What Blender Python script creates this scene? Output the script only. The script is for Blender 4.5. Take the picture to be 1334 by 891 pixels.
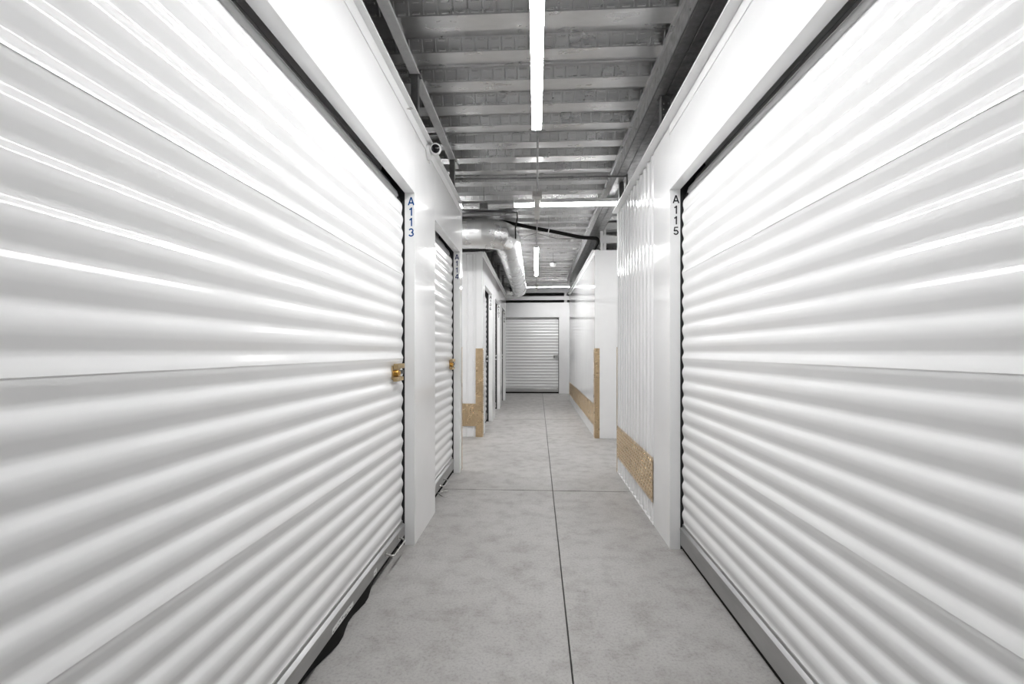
import bpy, math, random
from mathutils import Vector, Matrix
random.seed(7)
for o in list(bpy.data.objects): bpy.data.objects.remove(o)
S = bpy.context.scene
COL = S.collection
PI = math.pi

# ------------------------------------------------------------------ camera, world, exposure
F_PX = 600.0
cam_d = bpy.data.cameras.new('camera'); cam = bpy.data.objects.new('camera', cam_d); COL.objects.link(cam)
cam_d.sensor_fit = 'HORIZONTAL'; cam_d.sensor_width = 36.0; cam_d.lens = F_PX * 36.0 / 1334.0
cam_d.shift_y = 12.5 / 1334.0
cam_d.clip_start = 0.02; cam_d.clip_end = 100
cam.location = (0, 0, 1.19); cam.rotation_euler = (PI / 2, 0, math.atan(31.3 / F_PX))
S.camera = cam
w = bpy.data.worlds.new('world'); S.world = w; w.use_nodes = True
w.node_tree.nodes['Background'].inputs[0].default_value = (0, 0, 0, 1)
w.node_tree.nodes['Background'].inputs[1].default_value = 0.0
vs = S.view_settings
vs.view_transform = 'Standard'; vs.look = 'None'; vs.gamma = 1.0; vs.use_curve_mapping = False
vs.exposure = 0.74
LIGHT = 49.0

# ------------------------------------------------------------------ materials
def new_mat(name):
    m = bpy.data.materials.new(name); m.use_nodes = True
    nt = m.node_tree; return m, nt, nt.nodes['Principled BSDF']
def N(nt, t, **kw):
    n = nt.nodes.new(t)
    for k, v in kw.items(): setattr(n, k, v)
    return n
def coords(nt, scale=(1, 1, 1), kind='Object'):
    tc = N(nt, 'ShaderNodeTexCoord'); mp = N(nt, 'ShaderNodeMapping'); mp.inputs['Scale'].default_value = scale
    nt.links.new(tc.outputs[kind], mp.inputs['Vector']); return mp.outputs['Vector']
def noise(nt, vec, scale, detail=3, rough=0.5):
    n = N(nt, 'ShaderNodeTexNoise'); n.inputs['Scale'].default_value = scale
    n.inputs['Detail'].default_value = detail; n.inputs['Roughness'].default_value = rough
    nt.links.new(vec, n.inputs['Vector']); return n.outputs['Fac']
def ramp(nt, fac, stops):
    r = N(nt, 'ShaderNodeValToRGB'); e = r.color_ramp.elements
    while len(e) < len(stops): e.new(0.5)
    for i, (p, c) in enumerate(stops):
        e[i].position = p; e[i].color = (c, c, c, 1) if not isinstance(c, tuple) else (*c, 1)
    nt.links.new(fac, r.inputs['Fac']); return r.outputs['Color']
def bump(nt, b, h, strength, dist=0.01):
    n = N(nt, 'ShaderNodeBump'); n.inputs['Strength'].default_value = strength; n.inputs['Distance'].default_value = dist
    nt.links.new(h, n.inputs['Height']); nt.links.new(n.outputs['Normal'], b.inputs['Normal'])
def paint(name, col, rough=0.2, wave=0.12, spec=0.5, coat=0.0, wscale=(1, 1, 1)):
    m, nt, b = new_mat(name)
    v = coords(nt, wscale)
    nz = noise(nt, v, 5.0, 4)
    c = [max(0, x * 0.965) for x in col]
    nt.links.new(ramp(nt, nz, [(0.3, tuple(c)), (0.75, tuple(col))]), b.inputs['Base Color'])
    b.inputs['Roughness'].default_value = rough; b.inputs['Specular IOR Level'].default_value = spec
    b.inputs['Coat Weight'].default_value = coat; b.inputs['Coat Roughness'].default_value = 0.08
    if wave: bump(nt, b, noise(nt, v, 2.2, 1), wave, 0.02)
    return m
def metal(name, col, rough=0.35, var=0.25, scale=14, bmp=0.05, vs_=(1, 1, 1)):
    m, nt, b = new_mat(name)
    v = coords(nt, vs_)
    nz = noise(nt, v, scale, 5, 0.6)
    lo = tuple(x * (1 - var) for x in col)
    nt.links.new(ramp(nt, nz, [(0.3, lo), (0.7, tuple(col))]), b.inputs['Base Color'])
    nt.links.new(ramp(nt, nz, [(0.3, rough * 1.35), (0.7, rough * 0.85)]), b.inputs['Roughness'])
    b.inputs['Metallic'].default_value = 1.0
    if bmp: bump(nt, b, nz, bmp, 0.004)
    return m
def plain(name, col, rough=0.5, metallic=0.0):
    m, nt, b = new_mat(name)
    v = coords(nt); nz = noise(nt, v, 20, 3)
    nt.links.new(ramp(nt, nz, [(0.3, tuple(x * 0.88 for x in col)), (0.7, tuple(col))]), b.inputs['Base Color'])
    b.inputs['Roughness'].default_value = rough; b.inputs['Metallic'].default_value = metallic
    return m

WHITE = (0.85, 0.85, 0.85)
M = {}
M['wall'] = paint('white_wall_paint', WHITE, 0.095, 0.06)
M['trim'] = paint('white_trim_paint', (0.88, 0.88, 0.88), 0.28, 0.03)
M['curtain'] = paint('white_curtain_paint', (0.86, 0.86, 0.86), 0.14, 0.05, wscale=(0.6, 1, 1.5))
M['face'] = paint('matte_white_panel', (0.87, 0.87, 0.87), 0.40, 0.02)
M['rail'] = paint('white_rail_paint', (0.74, 0.74, 0.74), 0.35, 0.0)
M['galv'] = metal('galvanised_deck', (0.65, 0.65, 0.65), 0.28, 0.15, 9, 0.0, (0.35, 1, 1))
M['galv'].node_tree.nodes['Principled BSDF'].inputs['Metallic'].default_value = 0.9
M['duct'] = metal('duct_sheet', (0.82, 0.82, 0.82), 0.26, 0.06, 4, 0.0)
M['beam'] = metal('dark_galvanised_beam', (0.56, 0.56, 0.565), 0.40, 0.35, 18, 0.10)
M['track'] = plain('grey_track', (0.74, 0.74, 0.74), 0.45)
M['post'] = metal('post_steel', (0.34, 0.34, 0.34), 0.45, 0.25, 12, 0.05)
M['steel'] = metal('bright_steel', (0.72, 0.71, 0.69), 0.22, 0.1, 20, 0)
M['bar'] = metal('bottom_bar_steel', (0.50, 0.50, 0.50), 0.38, 0.18, 6, 0.03, (0.3, 1, 1))
M['guide'] = plain('dark_guide', (0.035, 0.035, 0.036), 0.45)
M['rubber'] = plain('black_rubber', (0.012, 0.0115, 0.011), 0.8)
M['rubber'].node_tree.nodes['Principled BSDF'].inputs['Specular IOR Level'].default_value = 0.15
M['gold'] = metal('brass_lock', (0.70, 0.40, 0.10), 0.30, 0.35, 30, 0)
M['tan'] = metal('zinc_yellow_latch', (0.62, 0.47, 0.26), 0.38, 0.25, 25, 0)
M['diamond'] = metal('tan_diamond_plate', (0.72, 0.555, 0.36), 0.27, 0.18, 10, 0.02)
M['box'] = plain('grey_box_enamel', (0.58, 0.57, 0.55), 0.45)
M['white_plastic'] = plain('white_plastic', (0.80, 0.80, 0.80), 0.35)
M['lens'] = plain('black_glass', (0.012, 0.012, 0.014), 0.06)
M['blue'] = plain('blue_vinyl', (0.005, 0.075, 0.27), 0.6)
M['navy'] = plain('navy_vinyl', (0.012, 0.022, 0.13), 0.6)
M['grey_vinyl'] = plain('charcoal_vinyl', (0.035, 0.035, 0.036), 0.6)
for k_ in ('blue', 'navy', 'grey_vinyl'): M[k_].node_tree.nodes['Principled BSDF'].inputs['Specular IOR Level'].default_value = 0.1
M['sub'] = plain('joint_filler', (0.07, 0.068, 0.065), 0.9)
M['outer'] = plain('grey_block_wall', (0.35, 0.35, 0.35), 0.9)
M['slabtop'] = plain('deck_topping', (0.3, 0.3, 0.3), 0.9)
M['sticker'] = plain('worn_foil_sticker', (0.78, 0.78, 0.77), 0.35, 0.2)

def emit(name, s):
    m, nt, b = new_mat(name)
    b.inputs['Base Color'].default_value = (0.9, 0.9, 0.9, 1)
    b.inputs['Emission Color'].default_value = (1, 1, 1, 1); b.inputs['Emission Strength'].default_value = s
    return m
M['lamp'] = emit('lit_diffuser', LIGHT)
M['lamp_cross'] = emit('lit_cross_diffuser', LIGHT * 0.40)

def concrete():
    m, nt, b = new_mat('concrete_floor')
    v = coords(nt)
    big = noise(nt, v, 1.1, 5, 0.62); mid = noise(nt, v, 7, 8, 0.68); fine = noise(nt, v, 85, 4, 0.7)
    c1 = ramp(nt, big, [(0.25, (0.325, 0.312, 0.300)), (0.50, (0.385, 0.374, 0.362)), (0.78, (0.435, 0.426, 0.415))])
    c2 = ramp(nt, mid, [(0.26, (0.74, 0.73, 0.71)), (0.52, (1, 1, 1)), (0.8, (1.04, 1.04, 1.04))])
    c3 = ramp(nt, fine, [(0.25, 0.68), (0.50, 1.0), (0.8, 1.10)])
    def mul(a, c):
        x = N(nt, 'ShaderNodeMix', data_type='RGBA', blend_type='MULTIPLY'); x.inputs['Factor'].default_value = 1
        nt.links.new(a, x.inputs['A']); nt.links.new(c, x.inputs['B']); return x.outputs['Result']
    # dark pits and small chips
    vo = N(nt, 'ShaderNodeTexVoronoi'); vo.inputs['Scale'].default_value = 16; nt.links.new(v, vo.inputs['Vector'])
    pit = ramp(nt, vo.outputs['Distance'], [(0.03, 0.45), (0.075, 1.0)])
    gate = ramp(nt, noise(nt, v, 5.5, 2), [(0.56, 1.0), (0.62, 0.0)])
    mx = N(nt, 'ShaderNodeMix', data_type='RGBA', blend_type='MIX'); nt.links.new(gate, mx.inputs['Factor'])
    nt.links.new(pit, mx.inputs['A']); mx.inputs['B'].default_value = (1, 1, 1, 1)
    nt.links.new(mul(mul(mul(c1, c2), c3), mx.outputs['Result']), b.inputs['Base Color'])
    nt.links.new(ramp(nt, mid, [(0.3, 0.62), (0.7, 0.42)]), b.inputs['Roughness'])
    b.inputs['Specular IOR Level'].default_value = 0.35
    bump(nt, b, fine, 0.18, 0.003)
    return m
M['concrete'] = concrete()

# ------------------------------------------------------------------ mesh helpers
class MB:
    def __init__(s): s.v = []; s.f = []
    def box(s, x0, x1, y0, y1, z0, z1):
        n = len(s.v)
        for x in (x0, x1):
            for y in (y0, y1):
                for z in (z0, z1): s.v.append((x, y, z))
        for q in ((0, 1, 3, 2), (4, 6, 7, 5), (0, 4, 5, 1), (2, 3, 7, 6), (0, 2, 6, 4), (1, 5, 7, 3)):
            s.f.append(tuple(n + i for i in q))
        return s
    def rings(s, rings, cap=True, closed=False):
        n = len(s.v); k = len(rings[0])
        for r in rings: s.v += [tuple(p) for p in r]
        m = len(rings)
        for i in range(m if closed else m - 1):
            a = n + i * k; b = n + ((i + 1) % m) * k
            for j in range(k): s.f.append((a + j, a + (j + 1) % k, b + (j + 1) % k, b + j))
        if cap and not closed:
            s.f.append(tuple(n + j for j in reversed(range(k)))); s.f.append(tuple(n + (m - 1) * k + j for j in range(k)))
        return s
    def tube(s, path, r, n=10, cap=True):
        path = [Vector(p) for p in path]; rs = r if isinstance(r, (list, tuple)) else [r] * len(path)
        rings = []; up = None
        for i, p in enumerate(path):
            t = (path[min(i + 1, len(path) - 1)] - path[max(i - 1, 0)]).normalized()
            if up is None:
                up = Vector((0, 0, 1)) if abs(t.z) < 0.9 else Vector((1, 0, 0))
            a = (up - t * up.dot(t)).normalized(); up = a; bb = t.cross(a)
            rings.append([p + (a * math.cos(2 * PI * j / n) + bb * math.sin(2 * PI * j / n)) * rs[i] for j in range(n)])
        return s.rings(rings, cap)
    def lathe(s, base, axis, prof, n=20):
        base = Vector(base); ax = Vector(axis).normalized()
        a = ax.orthogonal().normalized(); b = ax.cross(a)
        return s.rings([[base + ax * h + (a * math.cos(2 * PI * j / n) + b * math.sin(2 * PI * j / n)) * max(r, 1e-4) for j in range(n)] for h, r in prof])
    def strip(s, prof, x0, x1, axis='x'):
        """open profile [(a,z)] extruded along x0..x1"""
        n = len(s.v); k = len(prof)
        for x in (x0, x1):
            for a, z in prof: s.v.append((x, a, z) if axis == 'x' else (a, x, z))
        for j in range(k - 1): s.f.append((n + j, n + j + 1, n + k + j + 1, n + k + j))
        return s
    def mesh(s, name, smooth=False):
        m = bpy.data.meshes.new(name); m.from_pydata(s.v, [], s.f); m.update()
        if smooth:
            for p in m.polygons: p.use_smooth = True
        return m
    def build(s, name, mat, parent=None, smooth=False, bevel=0, loc=None, fix=True):
        m = s.mesh(name, smooth)
        if fix:
            import bmesh
            bm = bmesh.new(); bm.from_mesh(m); bmesh.ops.recalc_face_normals(bm, faces=bm.faces); bm.to_mesh(m); bm.free()
        if smooth: m.set_sharp_from_angle(angle=math.radians(40))
        m.materials.append(M[mat] if isinstance(mat, str) else mat)
        o = bpy.data.objects.new(name, m); COL.objects.link(o)
        if parent: o.parent = parent
        if loc: o.location = loc
        if bevel:
            b = o.modifiers.new('bevel', 'BEVEL'); b.width = bevel; b.segments = 2; b.limit_method = 'ANGLE'
        return o
def tag(o, label=None, cat=None, group=None, kind=None):
    for k, v in (('label', label), ('category', cat), ('group', group), ('kind', kind)):
        if v: o[k] = v
    return o
def empty(name, loc=(0, 0, 0), rz=0, **kw):
    o = bpy.data.objects.new(name, None); COL.objects.link(o); o.location = loc; o.rotation_euler = (0, 0, rz)
    o.empty_display_size = 0.1
    return tag(o, **kw)
def B(*a): return MB().box(*a)

# ------------------------------------------------------------------ layout constants
XL, XR = -0.745, 0.805
Y0 = -6.0
DOOR_H = 2.165
REC = 0.062
DECK = 3.0

# ------------------------------------------------------------------ floor: slabs with joints
floor = B(-3.3, 3.3, Y0, 15.2, -0.15, -0.022).build('floor', 'sub')
tag(floor, 'grey concrete corridor floor with saw-cut joints', 'floor', kind='structure')
jx = lambda y: 0.126 + 0.0042 * y
ys = [Y0, -4.2, -0.1, 3.955, 8.1, 12.3, 15.2]
g = 0.0030; gc = 0.007
for i in range(len(ys) - 1):
    a, b = ys[i] + gc, ys[i + 1] - gc
    for side in (0, 1):
        mb = MB()
        if side == 0: q = [(-3.3, a), (jx(a) - g, a), (jx(b) - g, b), (-3.3, b)]
        else: q = [(jx(a) + g, a), (3.3, a), (3.3, b), (jx(b) + g, b)]
        mb.rings([[(x, y, -0.022) for x, y in q], [(x, y, 0.0) for x, y in q]])
        mb.build('concrete_slab', 'concrete', floor, bevel=0.0015)

# ------------------------------------------------------------------ ceiling: galvanised composite deck
ceil = B(-3.3, 3.3, Y0, 15.2, DECK + 0.10, DECK + 0.20).build('ceiling', 'slabtop')
tag(ceil, 'ribbed galvanised steel deck ceiling with embossed webs', 'ceiling', kind='structure')
PITCH = 0.3046; HW = 0.072
def deck_mesh():
    mb = MB(); X0, X1 = -3.25, 3.25
    prof = []
    for k in range(3):
        y = k * PITCH
        prof += [(y - 0.032, HW), (y, 0), (y + 0.120, 0), (y + 0.152, HW)]
    prof.append((3 * PITCH - 0.032, HW))
    mb.strip(prof, X0, X1)
    # side-lap seam: a lip hanging at the far edge of the last bottom flange
    y = 2 * PITCH + 0.118
    mb.box(X0, X1, y, y + 0.006, -0.010, 0.012)
    # embossments on both webs
    cell = 0.080; n = int((X1 - X0) / cell)
    L = math.hypot(0.032, HW); d = Vector((0, -0.032 / L, HW / L)); nrm = Vector((0, -HW / L, -0.032 / L))
    def bar(xa, xb, ta, tb, base, dd, nn, h=0.0075, e=0.003):
        p = lambda x, t, k: Vector((x, 0, 0)) + base + dd * t + nn * k
        n0 = len(mb.v)
        mb.v.extend([tuple(p(*q)) for q in ((xa, ta, 0), (xb, ta, 0), (xb, tb, 0), (xa, tb, 0), (xa + e, ta + e, h), (xb - e, ta + e, h), (xb - e, tb - e, h), (xa + e, tb - e, h))])
        for q in ((0, 1, 5, 4), (1, 2, 6, 5), (2, 3, 7, 6), (3, 0, 4, 7), (4, 5, 6, 7)): mb.f.append(tuple(n0 + j for j in q))
    for k in range(3):
        base = Vector((0, k * PITCH, 0))
        for c in range(n):
            x = X0 + c * cell
            if abs(x) > 1.6: continue
            bar(x, x + 0.008, 0.006, L - 0.006, base, d, nrm)
            bar(x + 0.022, x + 0.066, 0.008, 0.019, base, d, nrm)
            bar(x + 0.022, x + 0.066, L - 0.019, L - 0.008, base, d, nrm)
    return mb
dm = deck_mesh().mesh('deck_sheet'); dm.materials.append(M['galv'])
y = 2.46 - PITCH - 9 * 3 * PITCH
first_web = y + 0.0
while y < 14.6:
    if y > Y0 - 0.2:
        o = bpy.data.objects.new('deck_sheet', dm); COL.objects.link(o); o.parent = ceil; o.location = (0, y, DECK)
    y += 3 * PITCH

# ------------------------------------------------------------------ numbers
def arc(cx, cy, rx, ry, a0, a1, n=14):
    return [(cx + rx * math.cos(math.radians(a0 + (a1 - a0) * k / n)), cy + ry * math.sin(math.radians(a0 + (a1 - a0) * k / n))) for k in range(n + 1)]
GLYPH = {   # centre lines in a 0.70 x 1.0 cell
    'A': [[(0.02, 0.0), (0.35, 1.0)], [(0.68, 0.0), (0.35, 1.0)], [(0.14, 0.29), (0.56, 0.29)]],
    '1': [[(0.40, 0.0), (0.40, 1.0)], [(0.14, 0.76), (0.30, 0.80), (0.40, 0.95)]],
    '3': [arc(0.35, 0.71, 0.22, 0.215, 165, -80), arc(0.35, 0.29, 0.255, 0.215, 85, -165)],
    '4': [[(0.48, 0.0), (0.48, 0.98)], [(0.46, 0.94), (0.08, 0.30)], [(0.04, 0.27), (0.66, 0.27)]],
    '5': [[(0.60, 0.925), (0.20, 0.925), (0.14, 0.46)], arc(0.345, 0.31, 0.245, 0.235, 145, -160)],
    '0': [arc(0.35, 0.5, 0.235, 0.425, 0, 360, 24)],
    '6': [arc(0.35, 0.30, 0.235, 0.225, 0, 360, 20), arc(0.37, 0.5, 0.255, 0.425, 55, 205)],
    '7': [[(0.08, 0.925), (0.60, 0.925), (0.42, 0.55), (0.32, 0.0)]],
    '8': [arc(0.35, 0.72, 0.20, 0.205, 0, 360, 20), arc(0.35, 0.29, 0.24, 0.215, 0, 360, 20)],
}
def number(txt, mat, parent, cx, y, ztop, h=0.050, pitch=0.0645, label=None):
    mb = MB(); wd = 0.155
    for r, ch in enumerate(txt):
        for pl in GLYPH[ch]:
            k = len(mb.v)
            for i, (px, py) in enumerate(pl):
                closed = len(pl) > 20
                a = pl[i - 1] if i else (pl[-2] if closed else pl[0]); b = pl[i + 1] if i < len(pl) - 1 else (pl[1] if closed else pl[-1])
                t = Vector((b[0] - a[0], b[1] - a[1])).normalized(); nx, ny = -t.y * wd / 2, t.x * wd / 2
                for sg in (1, -1):
                    py2 = min(max(py + sg * ny, 0.0), 1.0) if len(pl) < 4 else py + sg * ny
                    mb.v.append((cx + (px + sg * nx - 0.35) * h, y - 0.0006, ztop - r * pitch - h + py2 * h))
            for i in range(len(pl) - 1): mb.f.append((k + 2 * i, k + 2 * i + 1, k + 2 * i + 3, k + 2 * i + 2))
    n = len(mb.v); mb.v += [(v[0], v[1] - 0.0006, v[2]) for v in mb.v]; mb.f += [tuple(q + n for q in f) for f in mb.f]
    o = mb.build('unit_number', mat, parent)
    if label: o['label'] = label
    return o

# ------------------------------------------------------------------ diamond plate
def diamond_plate(u0, u1, v0, v1, fn, pitch=0.031, thick=0.002):
    """fn(u, v, h) -> xyz; raised lozenges in alternating directions"""
    mb = MB()
    ring = lambda h: [fn(u0, v0, h), fn(u1, v0, h), fn(u1, v1, h), fn(u0, v1, h)]
    mb.rings([ring(0), ring(thick)])
    nu = int((u1 - u0 - 0.008) / pitch); nv = int((v1 - v0 - 0.008) / pitch)
    ou = u0 + ((u1 - u0) - nu * pitch) / 2; ov = v0 + ((v1 - v0) - nv * pitch) / 2
    la, sb = pitch * 0.52, pitch * 0.17
    c = math.sqrt(0.5)
    for i in range(nu):
        for j in range(nv):
            cu_, cv_ = ou + (i + 0.5) * pitch, ov + (j + 0.5) * pitch
            s = 1 if (i + j) % 2 else -1
            a = (c * la, s * c * la); b_ = (-s * c * sb, c * sb)
            k = len(mb.v)
            for p, h in (((a[0], a[1]), thick), ((b_[0], b_[1]), thick), ((-a[0], -a[1]), thick), ((-b_[0], -b_[1]), thick), ((a[0] * .35, a[1] * .35), thick + .0042), ((-a[0] * .35, -a[1] * .35), thick + .0042)):
                mb.v.append(tuple(fn(cu_ + p[0], cv_ + p[1], h)))
            mb.f += [(k, k + 1, k + 4), (k + 1, k + 2, k + 5, k + 4), (k + 2, k + 3, k + 5), (k + 3, k, k + 4, k + 5)]
    return mb

# ------------------------------------------------------------------ rolling doors
RP = 0.085
def curtain_profile(z0, z1, y_at):
    pts = []
    o, su, sd, d = 0.024, 0.021, 0.033, 0.0082      # outer flat, slope, depth; inner flat = rest
    def depth(z):
        t = (z - 1.149 + o / 2) % RP       # seam sits on an outer flat
        def sm(x, a=0.10):
            if x < a: return x * x / (2 * a) / (1 - a)
            if x < 1 - a: return (x - a / 2) / (1 - a)
            return 1 - (1 - x) ** 2 / (2 * a) / (1 - a)
        if t < o: return -0.0012 * math.sin(PI * t / o)
        if t < o + su: return d * sm((t - o) / su)
        if t < RP - sd: return d
        return d * sm((RP - t) / sd)
    n = int(round((z1 - z0) / RP * 22))
    for i in range(n + 1):
        z = z0 + (z1 - z0) * i / n
        pts.append((y_at(z) + depth(z), z))
    return pts
def y_curtain(z):
    b = 0.070
    if z > 2.03: b += 1.9 * (z - 2.03) ** 2
    return b
SEAMS = [0.150, 0.639, 1.149, 1.659, 2.169, 2.36]
def door(n, W, loc, rz, label, bar_z=0.040, latch=None, handle=None, seal=None, sticker=False, dy=0.0):
    D = empty('door_%d' % n, loc, rz, label=label, cat='door', kind='structure')
    for i in range(5):
        za, zb = SEAMS[i], SEAMS[i + 1]
        mb = MB(); pr = curtain_profile(za, zb, y_curtain)
        if i: pr = [(pr[0][0] + 0.004, za - 0.0005), (pr[0][0] - 0.0018, za)] + [(p[0] - 0.0018 * max(0, 1 - k / 4), p[1]) for k, p in enumerate(pr)][1:]
        mb.strip(pr, 0.014, W - 0.014)
        mb.build('curtain_panel', 'curtain', D, smooth=True, fix=False)
    for s in (0, 1):
        x = 0.0 if s == 0 else W
        k = 1 if s == 0 else -1
        gm = MB()
        xa, xb = sorted((x - k * 0.004, x + k * 0.050)); gm.box(xa, xb, 0.089, 0.094, 0.0, 2.13)
        xa, xb = sorted((x - k * 0.007, x - k * 0.004)); gm.box(xa, xb, REC + 0.001 - dy, 0.50, 0.0, 2.60)  # tall dark side plate, added to block light leaking from inside the unit
        gm.build('guide', 'guide', D)
        # wear clips in the guide at the valleys of the curtain
    MB().tube([(0.0, 0.33, 2.36), (W, 0.33, 2.36)], 0.13, 20).build('drum', 'curtain', D, smooth=True)
    # bottom bar
    bz = bar_z; top = 0.156
    prof = [(0.090, top), (0.072, top), (0.072, top - 0.014), (0.066, top - 0.018), (0.058, top - 0.024), (0.056, top - 0.034), (0.060, top - 0.038), (0.060, bz + 0.004), (0.062, bz), (0.090, bz)]
    bm = MB(); bm.rings([[(0.012, a, z) for a, z in prof], [(W - 0.012, a, z) for a, z in prof]])
    bar = bm.build('bottom_bar', 'bar', D)
    bar['label'] = 'grey steel bottom bar'
    if seal:
        nn = 60; top_r = []; out = []
        rg = []
        for i in range(nn + 1):
            x = 0.012 + (W - 0.024) * i / nn
            e = sum(a * math.exp(-((x - c) / s_) ** 2) for c, a, s_ in seal)
            rg.append([(x, 0.090, bz), (x, 0.066, bz), (x, 0.084 - e * 0.8, bz * 0.5), (x, 0.094 - e, 0.004), (x, 0.120 - e * 0.5, 0.004)])
        sm = MB().rings(rg); sm.build('seal', 'rubber', bar, smooth=True)['label'] = 'black rubber bottom seal'
    else:
        B(0.012, W - 0.012, 0.072, 0.086, 0.002, bz).build('seal', 'rubber', bar)
    if handle:
        xa, xb = handle; z = bz + 0.040
        p = [(xa, 0.060, z), (xa, 0.034, z - 0.006), (xa + 0.012, 0.020, z - 0.014), (xb - 0.018, 0.016, z - 0.014), (xb, 0.030, z - 0.006), (xb, 0.060, z)]
        hm = MB().tube(p, 0.0055, 8)
        for x in (xa, xb): hm.lathe((x, 0.0605, z), (0, -1, 0), [(0, 0.012), (0.004, 0.012), (0.006, 0.007)], 10)
        hm.build('pull_handle', 'steel', bar, smooth=True)
    if sticker:
        for (xa, xb, za, zb) in sticker:
            st = B(xa, xb, 0.0588, 0.0599, za, zb).build('worn_sticker', 'sticker', bar)
            tm = MB(); xx = xa + 0.006
            while xx < xb - 0.012:
                ww = random.uniform(0.006, 0.022); zz = random.uniform(za + 0.003, zb - 0.008)
                tm.box(xx, min(xx + ww, xb - 0.003), 0.0584, 0.0587, zz, zz + random.uniform(0.002, 0.005)); xx += ww + random.uniform(0.006, 0.02)
            tm.build('worn_print', 'guide', bar)['kind'] = 'stuff'
    if latch:
        kind, x1, z = latch     # x1: bolt end near jamb
        a, b = ('tan', 'gold') if kind == 'gold' else ('bar', 'bar')
        L = MB(); y0 = 0.069
        L.box(x1 - 0.165, x1 - 0.012, y0 - 0.006, y0 + 0.000, z - 0.040, z + 0.040)
        lt = L.build('latch', a, D, bevel=0.001)
        B(x1 - 0.150, x1 - 0.006, y0 - 0.030, y0 - 0.006, z + 0.022, z + 0.050).build('upper_guide', a, lt, bevel=0.003)
        B(x1 - 0.160, x1 - 0.022, y0 - 0.028, y0 - 0.006, z - 0.050, z - 0.027).build('lower_guide', a, lt, bevel=0.003)
        B(x1 - 0.150, x1 + 0.012, y0 - 0.020, y0 - 0.008, z - 0.012, z + 0.010).build('slide_bolt', 'guide' if kind == 'gold' else 'bar', lt, bevel=0.002)
        lk = MB().lathe((x1 - 0.135, y0 - 0.006, z - 0.004), (0, -1, 0), [(0, 0.020), (0.022, 0.020), (0.026, 0.017), (0.026, 0.009), (0.022, 0.008)], 18)
        lk.lathe((x1 - 0.088, y0 - 0.006, z - 0.004), (0, -1, 0), [(0, 0.012), (0.020, 0.012), (0.022, 0.008)], 14)
        lk.build('lock_cylinder', b if kind == 'gold' else 'guide', lt, smooth=True)
    return D

A113 = (-0.25, 2.798)
d1 = door(1, A113[1] - A113[0], (XL, A113[0], 0), PI / 2, 'wide white rolling door beside the jamb numbered A113', bar_z=0.064,
          latch=('gold', 2.975, 1.07), handle=(2.68, 2.90), seal=[(2.09, 0.040, 0.13), (2.40, 0.034, 0.12), (1.2, 0.02, 0.3)],
          sticker=[(2.03, 2.24, 0.070, 0.092), (2.50, 2.54, 0.072, 0.098)])
A114 = (3.372, 4.482)
d2 = door(2, A114[1] - A114[0], (XL, A114[0], 0), PI / 2, 'narrow white rolling door beside the jamb numbered A114', latch=('gold', 1.075, 1.07), handle=(0.42, 0.60))
A115 = (2.822, -0.23)
d3 = door(3, A115[0] - A115[1], (XR, A115[0], 0), -PI / 2, 'wide white rolling door beside the jamb numbered A115', bar_z=0.030, latch=('steel', 3.0, 1.07))
FAR = [(6.71, 7.82), (8.41, 9.52), (10.07, 11.18)]
NUMS = ['A106', 'A107', 'A108']
for i, (a, b) in enumerate(FAR):
    door(4 + i, b - a, (XL - 0.026, a, 0), PI / 2, 'white rolling door beside the jamb numbered ' + NUMS[i], latch=('steel', 1.075, 1.07), dy=0.026)
d7 = door(7, 1.55, (-0.90, 13.10, 0), 0, 'white rolling door closing the far end of the corridor', latch=('steel', 1.555, 1.045))

# ------------------------------------------------------------------ walls
def corrugated(mb, u0, u1, z0, z1, fn, pitch, depth=0.012, rib=0.030):
    """vertical ribs: fn(u, h, z)"""
    n = max(1, int(round((u1 - u0) / pitch))); p = (u1 - u0) / n
    us = []
    for i in range(n):
        b = u0 + i * p
        us += [(b, 0), (b + (p - rib) / 2 - 0.006, 0), (b + (p - rib) / 2, depth * .8), (b + (p - rib) / 2 + 0.004, depth), (b + (p + rib) / 2 - 0.004, depth), (b + (p + rib) / 2, depth * .8), (b + (p + rib) / 2 + 0.006, 0)]
    us.append((u1, 0))
    k = len(mb.v)
    for u, h in us: mb.v += [fn(u, h, z0), fn(u, h, z1)]
    for i in range(len(us) - 1): mb.f.append((k + 2 * i, k + 2 * i + 2, k + 2 * i + 3, k + 2 * i + 1))
    return mb

# ---- left, near block
WT_L = 2.552
wl = empty('wall_left', (XL, Y0, 0), label='glossy white metal wall around the doors A113 and A114', cat='wall', kind='structure')
def wpart(par, name, mat, *bx, bevel=0.0012):
    ox, oy, oz = par.location
    return B(bx[0] - ox, bx[1] - ox, bx[2] - oy, bx[3] - oy, bx[4] - oz, bx[5] - oz).build(name, mat, par, bevel=bevel)
def jamb(par, x0, x1, y, txt=None, mat=None, cx=None, ztop=2.137, h=0.05, pitch=0.0645, lab=None):
    j = wpart(par, 'jamb', 'trim', x0, x1, y - 0.002, y + 0.0, 0.0, DOOR_H - 0.001, bevel=0)
    if txt:
        number(txt, mat, j, cx - par.location.x, y - 0.002 - par.location.y, ztop, h, pitch, lab)
    return j
G = 0.0008
wpart(wl, 'pier', 'wall', XL - REC, XL, Y0, A113[0], 0, WT_L)
wpart(wl, 'header', 'wall', XL - REC, XL, A113[0] + G, A113[1] - G, DOOR_H, WT_L)
wpart(wl, 'pier', 'wall', XL - REC, XL, A113[1], A114[0], 0, WT_L)
wpart(wl, 'header', 'wall', XL - REC, XL, A114[0] + G, A114[1] - G, DOOR_H, WT_L)
wpart(wl, 'pier', 'wall', XL - REC, XL, A114[1], 4.62, 0, WT_L)
jamb(wl, XL - REC, XL - 0.0005, A113[1], 'A113', 'blue', -0.767, 2.140, 0.051, 0.0640, 'blue vinyl unit number A113')
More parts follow.
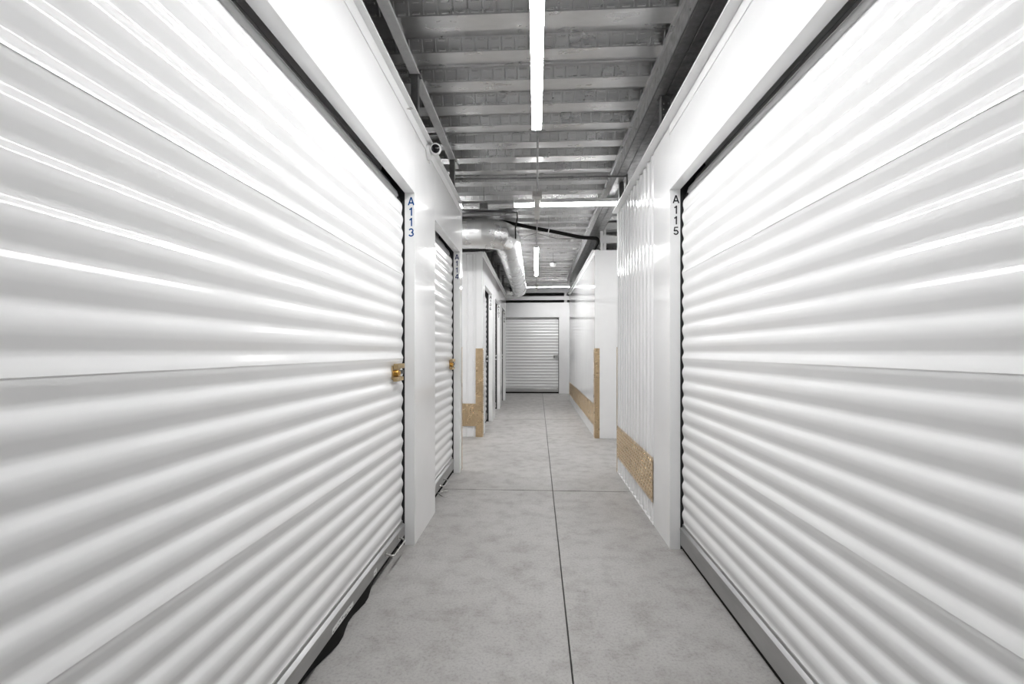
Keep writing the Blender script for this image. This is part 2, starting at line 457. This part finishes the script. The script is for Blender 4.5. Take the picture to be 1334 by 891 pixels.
jamb(wl, XL - REC, XL - 0.0005, A114[1], 'A114', 'navy', -0.774, 2.143, 0.051, 0.0640, 'navy vinyl unit number A114')
wpart(wl, 'top_trim', 'trim', XL - REC, XL + 0.0015, Y0, 4.62, WT_L + 0.003, 2.622)
wpart(wl, 'top_flange', 'trim', XL - REC, XL + 0.032, Y0, 4.34, 2.622, 2.634)
wpart(wl, 'end_panel', 'wall', -3.2, XL - REC - 0.001, 4.56, 4.62, 0, 2.62)
o = diamond_plate(XL - 0.10, XL + 0.0, 0.0, 1.235, lambda u, v, h: (u - wl.location.x, 4.62 + h - wl.location.y, v)).build('corner_guard', 'diamond', wl)
o['label'] = 'tan diamond plate corner guard'
wpart(wl, 'corner_guard', 'diamond', XL, XL + 0.002, 4.590, 4.624, 0, 1.235)

# ---- left, far block
WT2 = 2.58
w2 = empty('wall_left_far', (XL, 6.40, 0), label='white metal wall with a ribbed end and a tan kick plate, beyond the cross aisle', cat='wall', kind='structure')
ed = [6.40] + [t for ab in FAR for t in ab] + [11.30]
for i in range(0, len(ed), 2):
    wpart(w2, 'pier', 'wall', XL - REC, XL, ed[i] + (0.001 if i else 0), ed[i + 1], 0, WT2 - 0.06)
for a, b in FAR:
    wpart(w2, 'header', 'wall', XL - REC, XL, a + G, b - G, DOOR_H, WT2 - 0.06)
for i, (a, b) in enumerate(FAR):
    jamb(w2, XL - REC, XL - 0.0005, b, NUMS[i], 'grey_vinyl', -0.774, 2.14, 0.051, 0.064, 'dark vinyl unit number ' + NUMS[i])
wpart(w2, 'top_trim', 'trim', XL - REC, XL + 0.0015, 6.40, 11.30, WT2 - 0.057, WT2)
wpart(w2, 'top_flange', 'trim', XL - REC, XL + 0.03, 6.42, 11.30, WT2, WT2 + 0.012)
cb = MB(); corrugated(cb, -3.2 - XL, -0.085, 0.0, WT2 - 0.03, lambda u, h, z: (u, 0.006 - h * 0.6, z), 0.088, 0.012, 0.018)
cb.build('ribbed_panel', 'wall', w2, fix=False)
wpart(w2, 'corner_trim', 'trim', XL - 0.085, XL - 0.0005, 6.391, 6.3995, 0, WT2)
wpart(w2, 'top_trim', 'trim', -3.2, XL - 0.0855, 6.391, 6.412, WT2 - 0.03, WT2)
wpart(w2, 'backing', 'outer', -3.2, XL - REC - 0.002, 6.412, 6.46, 0, WT2 - 0.005)
o = diamond_plate(-1.0, -0.096, 0.150, 0.465, lambda u, v, h: (u, -0.012 - h, v)).build('kick_plate', 'diamond', w2); o['label'] = 'tan diamond plate kick band'
o = diamond_plate(-0.096, 0.003, 0.0, 1.235, lambda u, v, h: (u, -0.0125 - h, v)).build('corner_guard', 'diamond', w2); o['label'] = 'tan diamond plate corner guard'
o = diamond_plate(0.0, 0.10, 0.0, 1.235, lambda u, v, h: (0.001 + h, u - 0.012, v)).build('corner_guard', 'diamond', w2)
wpart(w2, 'end_panel', 'wall', -3.2, XL - REC - 0.001, 11.25, 11.30, 0, WT2)

# ---- right, near block
wr = empty('wall_right', (XR, Y0, 0), label='white metal wall with door A115 and a ribbed panel with tan kick plate', cat='wall', kind='structure')
WT_R = 2.497
wpart(wr, 'pier', 'wall', XR, XR + REC, Y0, A115[1], 0, WT_R)
wpart(wr, 'header', 'wall', XR, XR + REC, A115[1] + G, A115[0] - G, DOOR_H, WT_R)
wpart(wr, 'pier', 'wall', XR, XR + REC, A115[0], 3.205, 0, WT_R + 0.055)
jamb(wr, XR + 0.0005, XR + REC, A115[0], 'A115', 'grey_vinyl', 0.841, 2.132, 0.0495, 0.0635, 'charcoal vinyl unit number A115')
wpart(wr, 'top_trim', 'trim', XR - 0.0015, XR + REC, Y0, A115[0], WT_R + 0.003, 2.556)
wpart(wr, 'top_flange', 'trim', XR - 0.052, XR + REC, Y0, 4.60, 2.556, 2.568)
ro = lambda u, h, z: (0.010 - h, u - Y0, z)
cb = MB(); corrugated(cb, 3.207, 4.590, 0.012, 2.552, ro, 0.1153, 0.013, 0.034)
cb.build('ribbed_panel', 'wall', wr, fix=False)
wpart(wr, 'panel_backing', 'outer', XR + 0.012, XR + REC, 3.206, 4.60, 0, 2.55)
wpart(wr, 'base_track', 'trim', XR - 0.004, XR + 0.011, 3.206, 4.60, 0, 0.011)
wpart(wr, 'corner_trim', 'trim', XR - 0.003, XR + REC, 4.590, 4.612, 0, 2.556)
wpart(wr, 'end_panel', 'wall', XR + REC + 0.001, 3.2, 4.56, 4.612, 0, 2.568)
o = diamond_plate(3.212, 4.590, 0.150, 0.462, lambda u, v, h: (-0.0035 - h, u - Y0, v)).build('kick_plate', 'diamond', wr); o['label'] = 'tan diamond plate kick band'
wpart(wr, 'corner_guard', 'diamond', XR - 0.007, XR - 0.003, 4.592, 4.616, 0, 1.235)
o = diamond_plate(XR - 0.007, XR + 0.1, 0.0, 1.235, lambda u, v, h: (u - XR, 4.6125 + h - Y0, v)).build('corner_guard', 'diamond', wr)

# ---- right, far block
w4 = empty('wall_right_far', (XR, 6.37, 0), label='smooth glossy white wall with a long tan kick plate, beyond the cross aisle', cat='wall', kind='structure')
ysp = [6.37, 7.9, 9.5, 11.2]
for a, b in zip(ysp[:-1], ysp[1:]):
    wpart(w4, 'wall_panel', 'wall', XR, XR + REC, a + 0.0006, b - 0.0006, 0, WT2 - 0.06)
wpart(w4, 'top_trim', 'trim', XR - 0.0015, XR + REC, 6.37, 11.2, WT2 - 0.057, WT2)
wpart(w4, 'top_flange', 'trim', XR - 0.032, XR + REC, 6.39, 11.2, WT2, WT2 + 0.012)
wpart(w4, 'front_panel', 'face', XR + REC + 0.001, 3.2, 6.37, 6.42, 0, WT2)
wpart(w4, 'front_trim', 'face', XR, XR + REC + 0.0008, 6.3685, 6.3695, 0, WT2)
wpart(w4, 'end_panel', 'wall', XR + REC + 0.001, 3.2, 11.15, 11.2, 0, WT2)
o = diamond_plate(0.10, 4.83, 0.155, 0.465, lambda u, v, h: (-0.0005 - h, u, v)).build('kick_plate', 'diamond', w4); o['label'] = 'tan diamond plate kick band'
o = diamond_plate(-0.003, 0.065, 0.0, 1.235, lambda u, v, h: (u, -0.0016 - h, v)).build('corner_guard', 'diamond', w4); o['label'] = 'tan diamond plate corner guard'
o = diamond_plate(0.0, 0.10, 0.0, 1.235, lambda u, v, h: (-0.0005 - h, u - 0.001, v)).build('corner_guard', 'diamond', w4)
o = diamond_plate(XR + 0.0, XR + 0.10, 0.0, 1.235, lambda u, v, h: (u - XR, 11.2005 + h - 6.37, v)).build('corner_guard', 'diamond', w4)

# ---- end wall
we = empty('wall_end', (0, 13.10, 0), label='white end wall around the far rolling door', cat='wall', kind='structure')
wpart(we, 'pier', 'face', -3.2, -0.90, 13.10, 13.162, 0, WT2)
wpart(we, 'pier', 'face', 0.65, 3.2, 13.10, 13.162, 0, WT2)
wpart(we, 'header', 'face', -0.90 + G, 0.65 - G, 13.10, 13.162, DOOR_H, WT2)

# ---- outer shell
for nm, b in (('wall_outer_left', (-3.36, -3.26, Y0, 15.2, 0, DECK + .1)), ('wall_outer_right', (3.26, 3.36, Y0, 15.2, 0, DECK + .1)),
              ('wall_outer_far', (-3.3, 3.3, 15.1, 15.2, 0, DECK + .1))):
    tag(B(*b).build(nm, 'outer'), {'wall_outer_left': 'grey outer wall behind the storage units of A113', 'wall_outer_right': 'grey outer wall behind the storage units of A115', 'wall_outer_far': 'grey outer wall behind the far rolling door'}[nm], 'wall', kind='structure')
tag(B(-3.3, 3.3, Y0, Y0 + 0.1, 0, DECK + .1).build('wall_back', 'wall'), 'white wall closing the corridor at its near end', 'wall', kind='structure')

# ------------------------------------------------------------------ beams, tracks, posts
bt = empty('steel_beam', (0.7615, Y0 + 0.1, 2.844), label='dark galvanised steel beam under the deck above the A115 wall', cat='beam')
def c_channel(x0, x1, z0, z1, y0, y1, t=0.006, open_right=True):
    mb = MB()
    if open_right: mb.box(x0, x0 + t, y0, y1, z0, z1)
    else: mb.box(x1 - t, x1, y0, y1, z0, z1)
    xa, xb = (x0 + t, x1) if open_right else (x0, x1 - t)
    mb.box(xa, xb, y0, y1, z0, z0 + t); mb.box(xa, xb, y0, y1, z1 - t, z1)
    return mb
LB = 11.3 - Y0 - 0.1
c_channel(0, 0.070, 0, DECK - 2.844, 0, LB).build('channel', 'beam', bt, bevel=0.002)
c_channel(0.076, 0.165, 0.004, DECK - 2.844, 0, LB, open_right=False).build('channel', 'beam', bt, bevel=0.002)
B(-0.003, 0.002, 0, LB, -0.006, 0.004).build('edge_lip', 'post', bt)
blm = MB().lathe((0, 0, 0), (-1, 0, 0), [(0, 0.007), (0.004, 0.007), (0.005, 0.004)], 6).mesh('bolt'); blm.materials.append(M['steel'])
yb = 7.6
while yb < LB:
    for z in (0.03, 0.11):
        o = bpy.data.objects.new('bolt', blm); COL.objects.link(o); o.parent = bt; o.location = (-0.0005, yb, z)
    yb += 0.61
# angle closing the rib ends against the beam
B(-0.018, -0.001, 0, LB, DECK - 2.844 - 0.03, DECK - 2.844 - 0.0005).build('closure_angle', 'galv', bt)

def post(name, x, y, z0, z1, w, mat, label, grp, bolts=False):
    e = empty(name, (x, y, z0), label=label, cat='post', group=grp)
    mb = MB(); h = z1 - z0; t = 0.004
    mb.box(-w / 2, w / 2, -w / 2, -w / 2 + t, 0, h); mb.box(-w / 2, -w / 2 + t, -w / 2 + t, w / 2, 0, h); mb.box(w / 2 - t, w / 2, -w / 2 + t, w / 2, 0, h)
    mb.build('stud', mat, e)
    B(-w * .8, w * .8, -w * .6, w * .6, h - 0.004, h).build('top_plate', mat, e)
    if bolts:
        bm_ = MB().lathe((0, 0, 0), (0, -1, 0), [(0, 0.006), (0.005, 0.006), (0.006, 0.003)], 6).mesh('bolt'); bm_.materials.append(M['steel'])
        for k in range(6):
            for s in (-1, 1):
                o = bpy.data.objects.new('bolt', bm_); COL.objects.link(o); o.parent = e; o.location = (s * w * .25, -w / 2, h * (0.15 + 0.13 * k))
    return e
post('support_post', 0.838, 3.05, 2.569, 2.846, 0.055, 'post', 'grey bolted steel post between A115 wall and dark beam', None, True)
post('support_post', 0.835, 4.572, 2.569, 2.846, 0.045, 'post', 'grey steel post where the ribbed wall panel meets the cross aisle', None)
post('support_post', 0.835, 11.05, 2.593, 2.846, 0.07, 'rail', 'white post under the far end of the dark beam', None)
post('support_post', -0.782, 2.95, 2.635, 2.975, 0.045, 'post', 'grey steel post between wall and ceiling track, near the wall camera', None)
post('support_post', -0.782, 4.27, 2.635, 2.975, 0.045, 'post', 'grey steel post under the end of the ceiling track, above door A114', None)
for yy, tx in ((7.0, 'over the middle of door A106'), (8.3, 'over the wall between doors A106 and A107'), (9.6, 'over the jamb numbered A107'), (10.9, 'over the jamb end of door A108')):
    post('support_post', -0.782, yy, 2.593, 2.999, 0.045, 'post', 'grey steel post up to the deck ' + tx, None)

tr = empty('ceiling_track', (-0.811, Y0 + .1, 2.976), label='pale grey steel track under the deck along the A113 side', cat='track')
c_channel(0, 0.056, 0, 0.023, 0, 4.47 - Y0 - .1, 0.002).build('channel', 'track', tr)
B(0.056, 0.058, 0, 4.47 - Y0 - .1, 0, 0.022).build('edge_lip', 'track', tr)

# white open framing above the far blocks and the end wall
def framing(x0, x1, y, z0, label, post_x, rails):
    e = empty('wall_framing', (x0, y, z0), label=label, cat='frame')
    for a, b in rails:
        c = MB(); c.box(0, x1 - x0, 0, 0.003, a - z0, b - z0); c.box(0, x1 - x0, 0.003, 0.04, a - z0, a - z0 + 0.003); c.box(0, x1 - x0, 0.003, 0.04, b - z0 - 0.003, b - z0)
        c.box(0, x1 - x0, -0.006, -0.0005, a - z0, a - z0 + 0.012); c.box(0, x1 - x0, -0.006, -0.0005, b - z0 - 0.012, b - z0)
        c.build('rail', 'rail', e)
    for p in post_x:
        c = MB(); c.box(p - x0, p - x0 + 0.035, -0.008, -0.0065, 0, DECK - z0 - .001); c.box(p - x0, p - x0 + 0.004, -0.0065, 0.04, 0, DECK - z0 - .001); c.box(p - x0 + 0.045, p - x0 + 0.075, -0.004, -0.001, 0, rails[-1][1] - z0)
        c.build('stud', 'rail', e)
    return e
framing(0.885, 3.2, 6.385, WT2 + 0.001, 'white stud and rail framing on top of the right far wall', [0.885, 1.75, 2.6], [(2.68, 2.78), (2.875, 2.955)])
framing(-1.05, 1.2, 13.115, WT2 + 0.001, 'white rails above the end wall and far door', [-1.05, 0.80, 1.05], [(2.655, 2.765), (2.86, 2.985)])

# ------------------------------------------------------------------ lights
def linear_light(loc, rz, L, label, wire_h, joints=1, wd=0.062, lh=0.005, hh=0.03, up=0.001, lamp='lamp'):
    e = empty('linear_light', loc, rz, label=label, cat='light')
    seg = L / (joints + 1)
    ring = lambda yy, k=1.0: [(k * wd / 2 * math.cos(2 * PI * q / 24), yy, k * (lh if q > 12 else up) * math.sin(2 * PI * q / 24)) for q in range(24)]
    for k in range(joints + 1):
        MB().rings([ring(k * seg + 0.006), ring((k + 1) * seg - 0.006)]).build('diffuser', lamp, e, smooth=True)
    for k in range(1, joints + 1):
        MB().rings([ring(k * seg - 0.006, 1.06), ring(k * seg + 0.006, 1.06)]).build('coupling', 'white_plastic', e, smooth=True)
    for yy in (0, L): MB().rings([ring(yy - 0.006, 1.05), ring(yy + 0.006, 1.05)]).build('end_cap', 'white_plastic', e, smooth=True)
    B(-wd * .5, wd * .5, 0.0, L, up - 0.001, hh).build('housing', 'rail', e, bevel=0.004)
    if wire_h > 0:
        for yy in (0.25, L - 0.25): MB().tube([(0, yy, hh), (0, yy, wire_h)], 0.002, 6).build('hanger_wire', 'post', e)
    return e
ZT = 1.19 + 1.47 + 0.024
linear_light((0.005, 0.665, ZT), 0, 2.44, 'long glowing tube light hanging over the doors A113 and A115', DECK - ZT)
linear_light((0.005, 6.58, ZT), 0, 2.44, 'glowing tube light hanging over the far corridor beside the duct', DECK - ZT, lh=0.020, up=0.006)
ZC = 2.905
linear_light((2.20, 5.0, ZC - 0.125), PI / 2, 2.44, 'glowing tube light crossing the aisle in front of the black hose', DECK - ZC + .125, wd=0.13, lh=0.007, hh=0.043, up=0.002, lamp='lamp_cross')
linear_light((-0.80, 5.0, ZC - 0.125), PI / 2, 2.40, 'glowing tube light in the side aisle above the duct', DECK - ZC + .125, wd=0.13, lh=0.007, hh=0.043, up=0.002, lamp='lamp_cross')
linear_light((2.18, 12.2, ZC - 0.01), PI / 2, 2.44, 'glowing tube light crossing in front of the end wall', DECK - ZC + .01, wd=0.13, lh=0.007, hh=0.043, up=0.002, lamp='lamp_cross')

# junction channels hanging at the two crossings
def crossing(y0, y1, z, label):
    e = empty('junction_channel', (0.012, y0, z), label=label, cat='junction box')
    B(-0.048, 0.048, 0, 0.075, 0.0, 0.055).build('box', 'box', e, bevel=0.004)
    B(-0.028, 0.028, 0.0755, y1 - y0, -0.004, 0.022).build('channel', 'box', e, bevel=0.003)
    MB().tube([(0, 0.04, 0.055), (0, 0.04, DECK - z)], 0.006, 8).build('hanger_rod', 'post', e)
    return e
crossing(4.46, 5.22, 1.19 + 1.50, 'grey junction box and channel under the crossing tube light')
crossing(11.0, 11.9, 1.19 + 1.55, 'grey junction box and channel near the end wall')
c1 = MB().tube([(0.012, 3.12, ZT + .03), (0.012, 3.25, 2.72), (0.012, 4.459, 2.72)], 0.0075, 8).build('conduit', 'post', smooth=True)
tag(c1, 'thin grey conduit running from the long tube light to the junction box', 'conduit')
c2 = MB().tube([(0.012, 5.221, 2.70), (0.012, 6.40, 2.70), (0.012, 6.56, ZT + .03)], 0.0065, 8).build('conduit', 'post', smooth=True)
tag(c2, 'thin grey conduit running from the junction channel to the far tube light', 'conduit')
c3 = MB().tube([(0.012, 9.04, ZT + .03), (0.012, 9.3, 2.76), (0.012, 10.999, 2.765)], 0.0065, 8).build('conduit', 'post', smooth=True)
tag(c3, 'thin grey conduit behind the far tube light', 'conduit')
# unlit gear tray between the crossing lights
e = empty('gear_tray', (-0.87, 5.02, 2.715), label='dark gear tray hanging on a rod above the duct', cat='tray')
c = MB(); c.box(0, 0.65, 0, 0.004, 0, 0.022); c.box(0, 0.65, 0.004, 0.06, 0, 0.003); c.box(0, 0.65, 0.06, 0.064, 0, 0.022); c.build('tray', 'guide', e)
B(0.25, 0.34, 0.005, 0.058, 0.045, 0.105).build('driver_box', 'post', e, bevel=0.003)
c = MB(); c.box(0.08, 0.62, 0.008, 0.05, 0.080, 0.090); c.build('mounting_strip', 'white_plastic', e)
MB().tube([(0.295, 0.03, 0.105), (0.295, 0.03, DECK - 2.715)], 0.0035, 6).build('hanger_rod', 'post', e)
MB().tube([(0.63, 0.03, 0.010), (0.66, 0.04, 0.010), (0.665, 0.05, -0.05), (0.640, 0.09, -0.16), (0.640, 0.14, -0.26)], 0.007, 8).build('cable', 'rubber', e, smooth=True)

# thin sprinkler pipe across the corridor
e = empty('sprinkler_pipe', (-1.6, 4.35, 2.828), label='thin steel pipe crossing under the deck before the cross aisle', cat='pipe')
MB().tube([(0, 0, 0), (2.44, 0, 0)], 0.0085, 10).build('pipe', 'post', e, smooth=True)
B(2.44, 2.452, -0.02, 0.02, -0.09, 0.012).build('bracket', 'post', e)
MB().tube([(1.9, 0, 0), (1.95, 0, 0)], 0.012, 10).build('coupling', 'post', e, smooth=True)
e2 = tag(MB().tube([(-0.19, 6.55, 2.80), (-0.12, 6.55, 2.84), (0.005, 6.55, 2.87), (0.12, 6.55, 2.84), (0.30, 6.55, 2.79), (0.88, 6.55, 2.785)], 0.0055, 6).build('wire', 'post', smooth=True), 'thin wire sagging across the corridor behind the black hose', 'wire')

# ------------------------------------------------------------------ duct
def bend(p0, c, a0, a1, R, z, n=10): return [(c[0] + R * math.cos(a0 + (a1 - a0) * i / n), c[1] + R * math.sin(a0 + (a1 - a0) * i / n), z) for i in range(n + 1)]
du = empty('air_duct', (-0.40, 5.85, 2.695), label='round silver spiral air duct turning from the side aisle along the corridor', cat='duct')
DR = 0.185; oz = 0
def dpath(pts): return [(p[0] + 0.40, p[1] - 5.85, 0) for p in pts]
Rb = 0.30; cxd = -0.395
# side run, split in sections by the visible seams
for a, b in ((-3.1, -1.6), (-1.602, -0.955), (-0.960, cxd - Rb - 0.117)):
    MB().tube(dpath([(a, 5.85, 0), (b, 5.85, 0)]), DR if b < -1 else DR + 0.001, 32, cap=False).build('section', 'duct', du, smooth=True)
for xs in (-1.6, -0.955, -0.80):
    MB().tube(dpath([(xs - 0.006, 5.85, 0), (xs + 0.006, 5.85, 0)]), DR + 0.004, 32, cap=False).build('seam_band', 'duct', du, smooth=True)
# gored elbow
ang = [PI * -0.5 + PI / 2 * k / 4 for k in range(5)]
ctr = (cxd - Rb, 5.85 + Rb)
eb = [(ctr[0] + Rb * math.cos(a), ctr[1] + Rb * math.sin(a), 0) for a in ang]
eb = [(ctr[0] - 0.117, ctr[1] - Rb, 0)] + eb + [(ctr[0] + Rb, ctr[1] + 0.117, 0)]
elb = MB().tube(dpath(eb), DR + 0.0015, 32, cap=False)
for k in range(len(eb) - 1):
    ra = elb.v[(k) * 32:(k + 1) * 32]; rb = elb.v[(k + 1) * 32:(k + 2) * 32]
    MB().rings([ra, rb], cap=False).build('elbow_gore', 'duct', du, smooth=True)
DL = 0.170
def ring_at(y, r, w=0.008): return MB().tube(dpath([(cxd, y - w, 0), (cxd, y + w, 0)]), r, 32, cap=False)
yy = 5.85 + Rb + 0.117; ye = 11.0
while yy < ye - 0.05:
    y2 = min(yy + 0.85, ye)
    r = DR if yy < 6.3 else DL + 0.006
    MB().tube(dpath([(cxd, yy, 0), (cxd, y2 - 0.004, 0)]), [r, DL + 0.006] if yy < 6.3 else DL + 0.006, 32, cap=False).build('section', 'duct', du, smooth=True)
    ring_at(y2, DL + 0.010).build('seam_band', 'duct', du, smooth=True)
    yy = y2
R2 = 0.26; c2_ = (cxd - R2, ye + 0.0)
eb2 = [(c2_[0] + R2 * math.cos(a), c2_[1] + R2 * math.sin(a), 0) for a in [PI / 2 * k / 6 for k in range(7)]]
MB().tube(dpath([(cxd, ye - 0.004, 0)] + eb2 + [(-0.95, ye + R2, 0)]), DL + 0.006, 32, cap=False).build('elbow', 'duct', du, smooth=True)
MB().tube(dpath([(-0.952, ye + R2, 0), (-3.1, ye + R2, 0)]), DL + 0.004, 32, cap=False).build('section', 'duct', du, smooth=True)
for xs in (-1.6, -2.6):
    MB().tube([(xs + .4, 0, DR), (xs + .4, 0, DECK - 2.695)], 0.003, 6).build('hanger_rod', 'post', du)
for yy in (7.0, 9.0, 10.8):
    MB().tube(dpath([(cxd, yy, 0)])[:1] and [(cxd + .4, yy - 5.85, DL), (cxd + .4, yy - 5.85, DECK - 2.695)], 0.003, 6).build('hanger_rod', 'post', du)

# black insulated hose
hp = [(-0.78, 6.17, 2.945), (-0.55, 6.17, 2.945), (-0.36, 6.17, 2.918), (-0.09, 6.17, 2.856), (0.17, 6.17, 2.805), (0.40, 6.17, 2.755), (0.60, 6.17, 2.712), (0.74, 6.17, 2.700), (0.80, 6.19, 2.698), (0.835, 6.28, 2.69), (0.84, 6.45, 2.68), (0.84, 6.8, 2.67)]
def smooth_path(P, n=5):
    P = [Vector(p) for p in P]; out = []
    for i in range(len(P) - 1):
        p0, p1, p2, p3 = P[max(i - 1, 0)], P[i], P[i + 1], P[min(i + 2, len(P) - 1)]
        for k in range(n):
            t = k / n
            out.append(0.5 * ((2 * p1) + (p2 - p0) * t + (2 * p0 - 5 * p1 + 4 * p2 - p3) * t * t + (3 * p1 - p0 - 3 * p2 + p3) * t ** 3))
    return out + [P[-1]]
e = empty('insulated_hose', (0.17, 6.17, 2.805), label='black insulated hose sagging across the corridor under the deck', cat='hose')
rel = lambda P: [p - Vector((0.17, 6.17, 2.805)) for p in P]
MB().tube(rel(smooth_path(hp)), 0.024, 12).build('hose', 'rubber', e, smooth=True)
MB().tube([(-0.006, 0, 0.002), (0.006, 0, -0.001)], 0.027, 12).build('strap', 'white_plastic', e, smooth=True)
MB().tube([(0, 0, 0.02), (0, 0, DECK - 2.805)], 0.002, 6).build('hanger_wire', 'post', e)

# ------------------------------------------------------------------ cameras and small fittings
e = empty('security_camera', (XL, 3.13, 2.585), label='white wall camera with dark round lens above the A113 jamb', cat='camera')
MB().lathe((0.002, 0, -0.028), (1, 0, 0), [(0, 0.050), (0.012, 0.050), (0.022, 0.042)], 24).build('base', 'white_plastic', e, smooth=True)
ax = Vector((0.25, -1, -0.22)).normalized()
MB().lathe((0.052, 0.012, -0.006), tuple(ax), [(-0.038, 0.006), (-0.034, 0.018), (-0.026, 0.030), (-0.012, 0.037), (0.012, 0.039), (0.040, 0.038), (0.046, 0.034), (0.046, 0.030)], 24).build('head', 'white_plastic', e, smooth=True)
ln = MB().lathe(tuple(Vector((0.052, 0.012, -0.006)) + ax * 0.0405), tuple(ax), [(0, 0.0285), (0.006, 0.0285), (0.009, 0.018), (0.010, 0.004)], 24).build('lens', 'lens', e, smooth=True)
MB().tube([(0.012, 0.002, -0.070), (0.013, 0.01, -0.10)], 0.004, 6).build('cable', 'white_plastic', e)

e = empty('dome_camera', (0.313, 8.5, 2.743), label='white dome camera hanging from the deck beside the far tube light', cat='camera')
MB().lathe((0, 0, 0.045), (0, 0, -1), [(-0.030, 0.052), (-0.004, 0.054), (0.0, 0.050), (0.020, 0.046), (0.036, 0.034), (0.044, 0.015), (0.045, 0.002)], 24).build('dome', 'white_plastic', e, smooth=True)
MB().lathe((0, 0, 0.0755), (0, 0, 1), [(0, 0.056), (0.012, 0.056), (0.02, 0.03)], 20).build('mount', 'guide', e, smooth=True)
MB().tube([(0, 0, 0.095), (0, 0, DECK - 2.743)], 0.004, 8).build('stem', 'post', e)

e = empty('wall_hook', (XL + 0.0016, 2.62, 2.59), label='small white ring hook on the top trim near the wall camera', cat='hook')
MB().tube([(0, 0, 0), (0.012, 0, 0)], 0.004, 8).build('screw', 'steel', e)
MB().tube([(0.012 + 0.010 - 0.010 * math.cos(t), 0.010 * math.sin(t), 0) for t in [2 * PI * k / 14 for k in range(14)]], 0.002, 6).build('ring', 'steel', e)

# dropped loop of bright wire at the A114 threshold
lp = tag(MB().tube(smooth_path([(-0.83, 3.78, 0.012), (-0.79, 3.84, 0.010), (-0.745, 3.86, 0.012), (-0.735, 3.83, 0.020), (-0.77, 3.80, 0.026), (-0.80, 3.76, 0.020), (-0.76, 3.72, 0.010), (-0.72, 3.735, 0.006)]), 0.0035, 6).build('wire_loop', 'steel', smooth=True), 'bent bright wire loop lying at the threshold of door A114', 'wire')
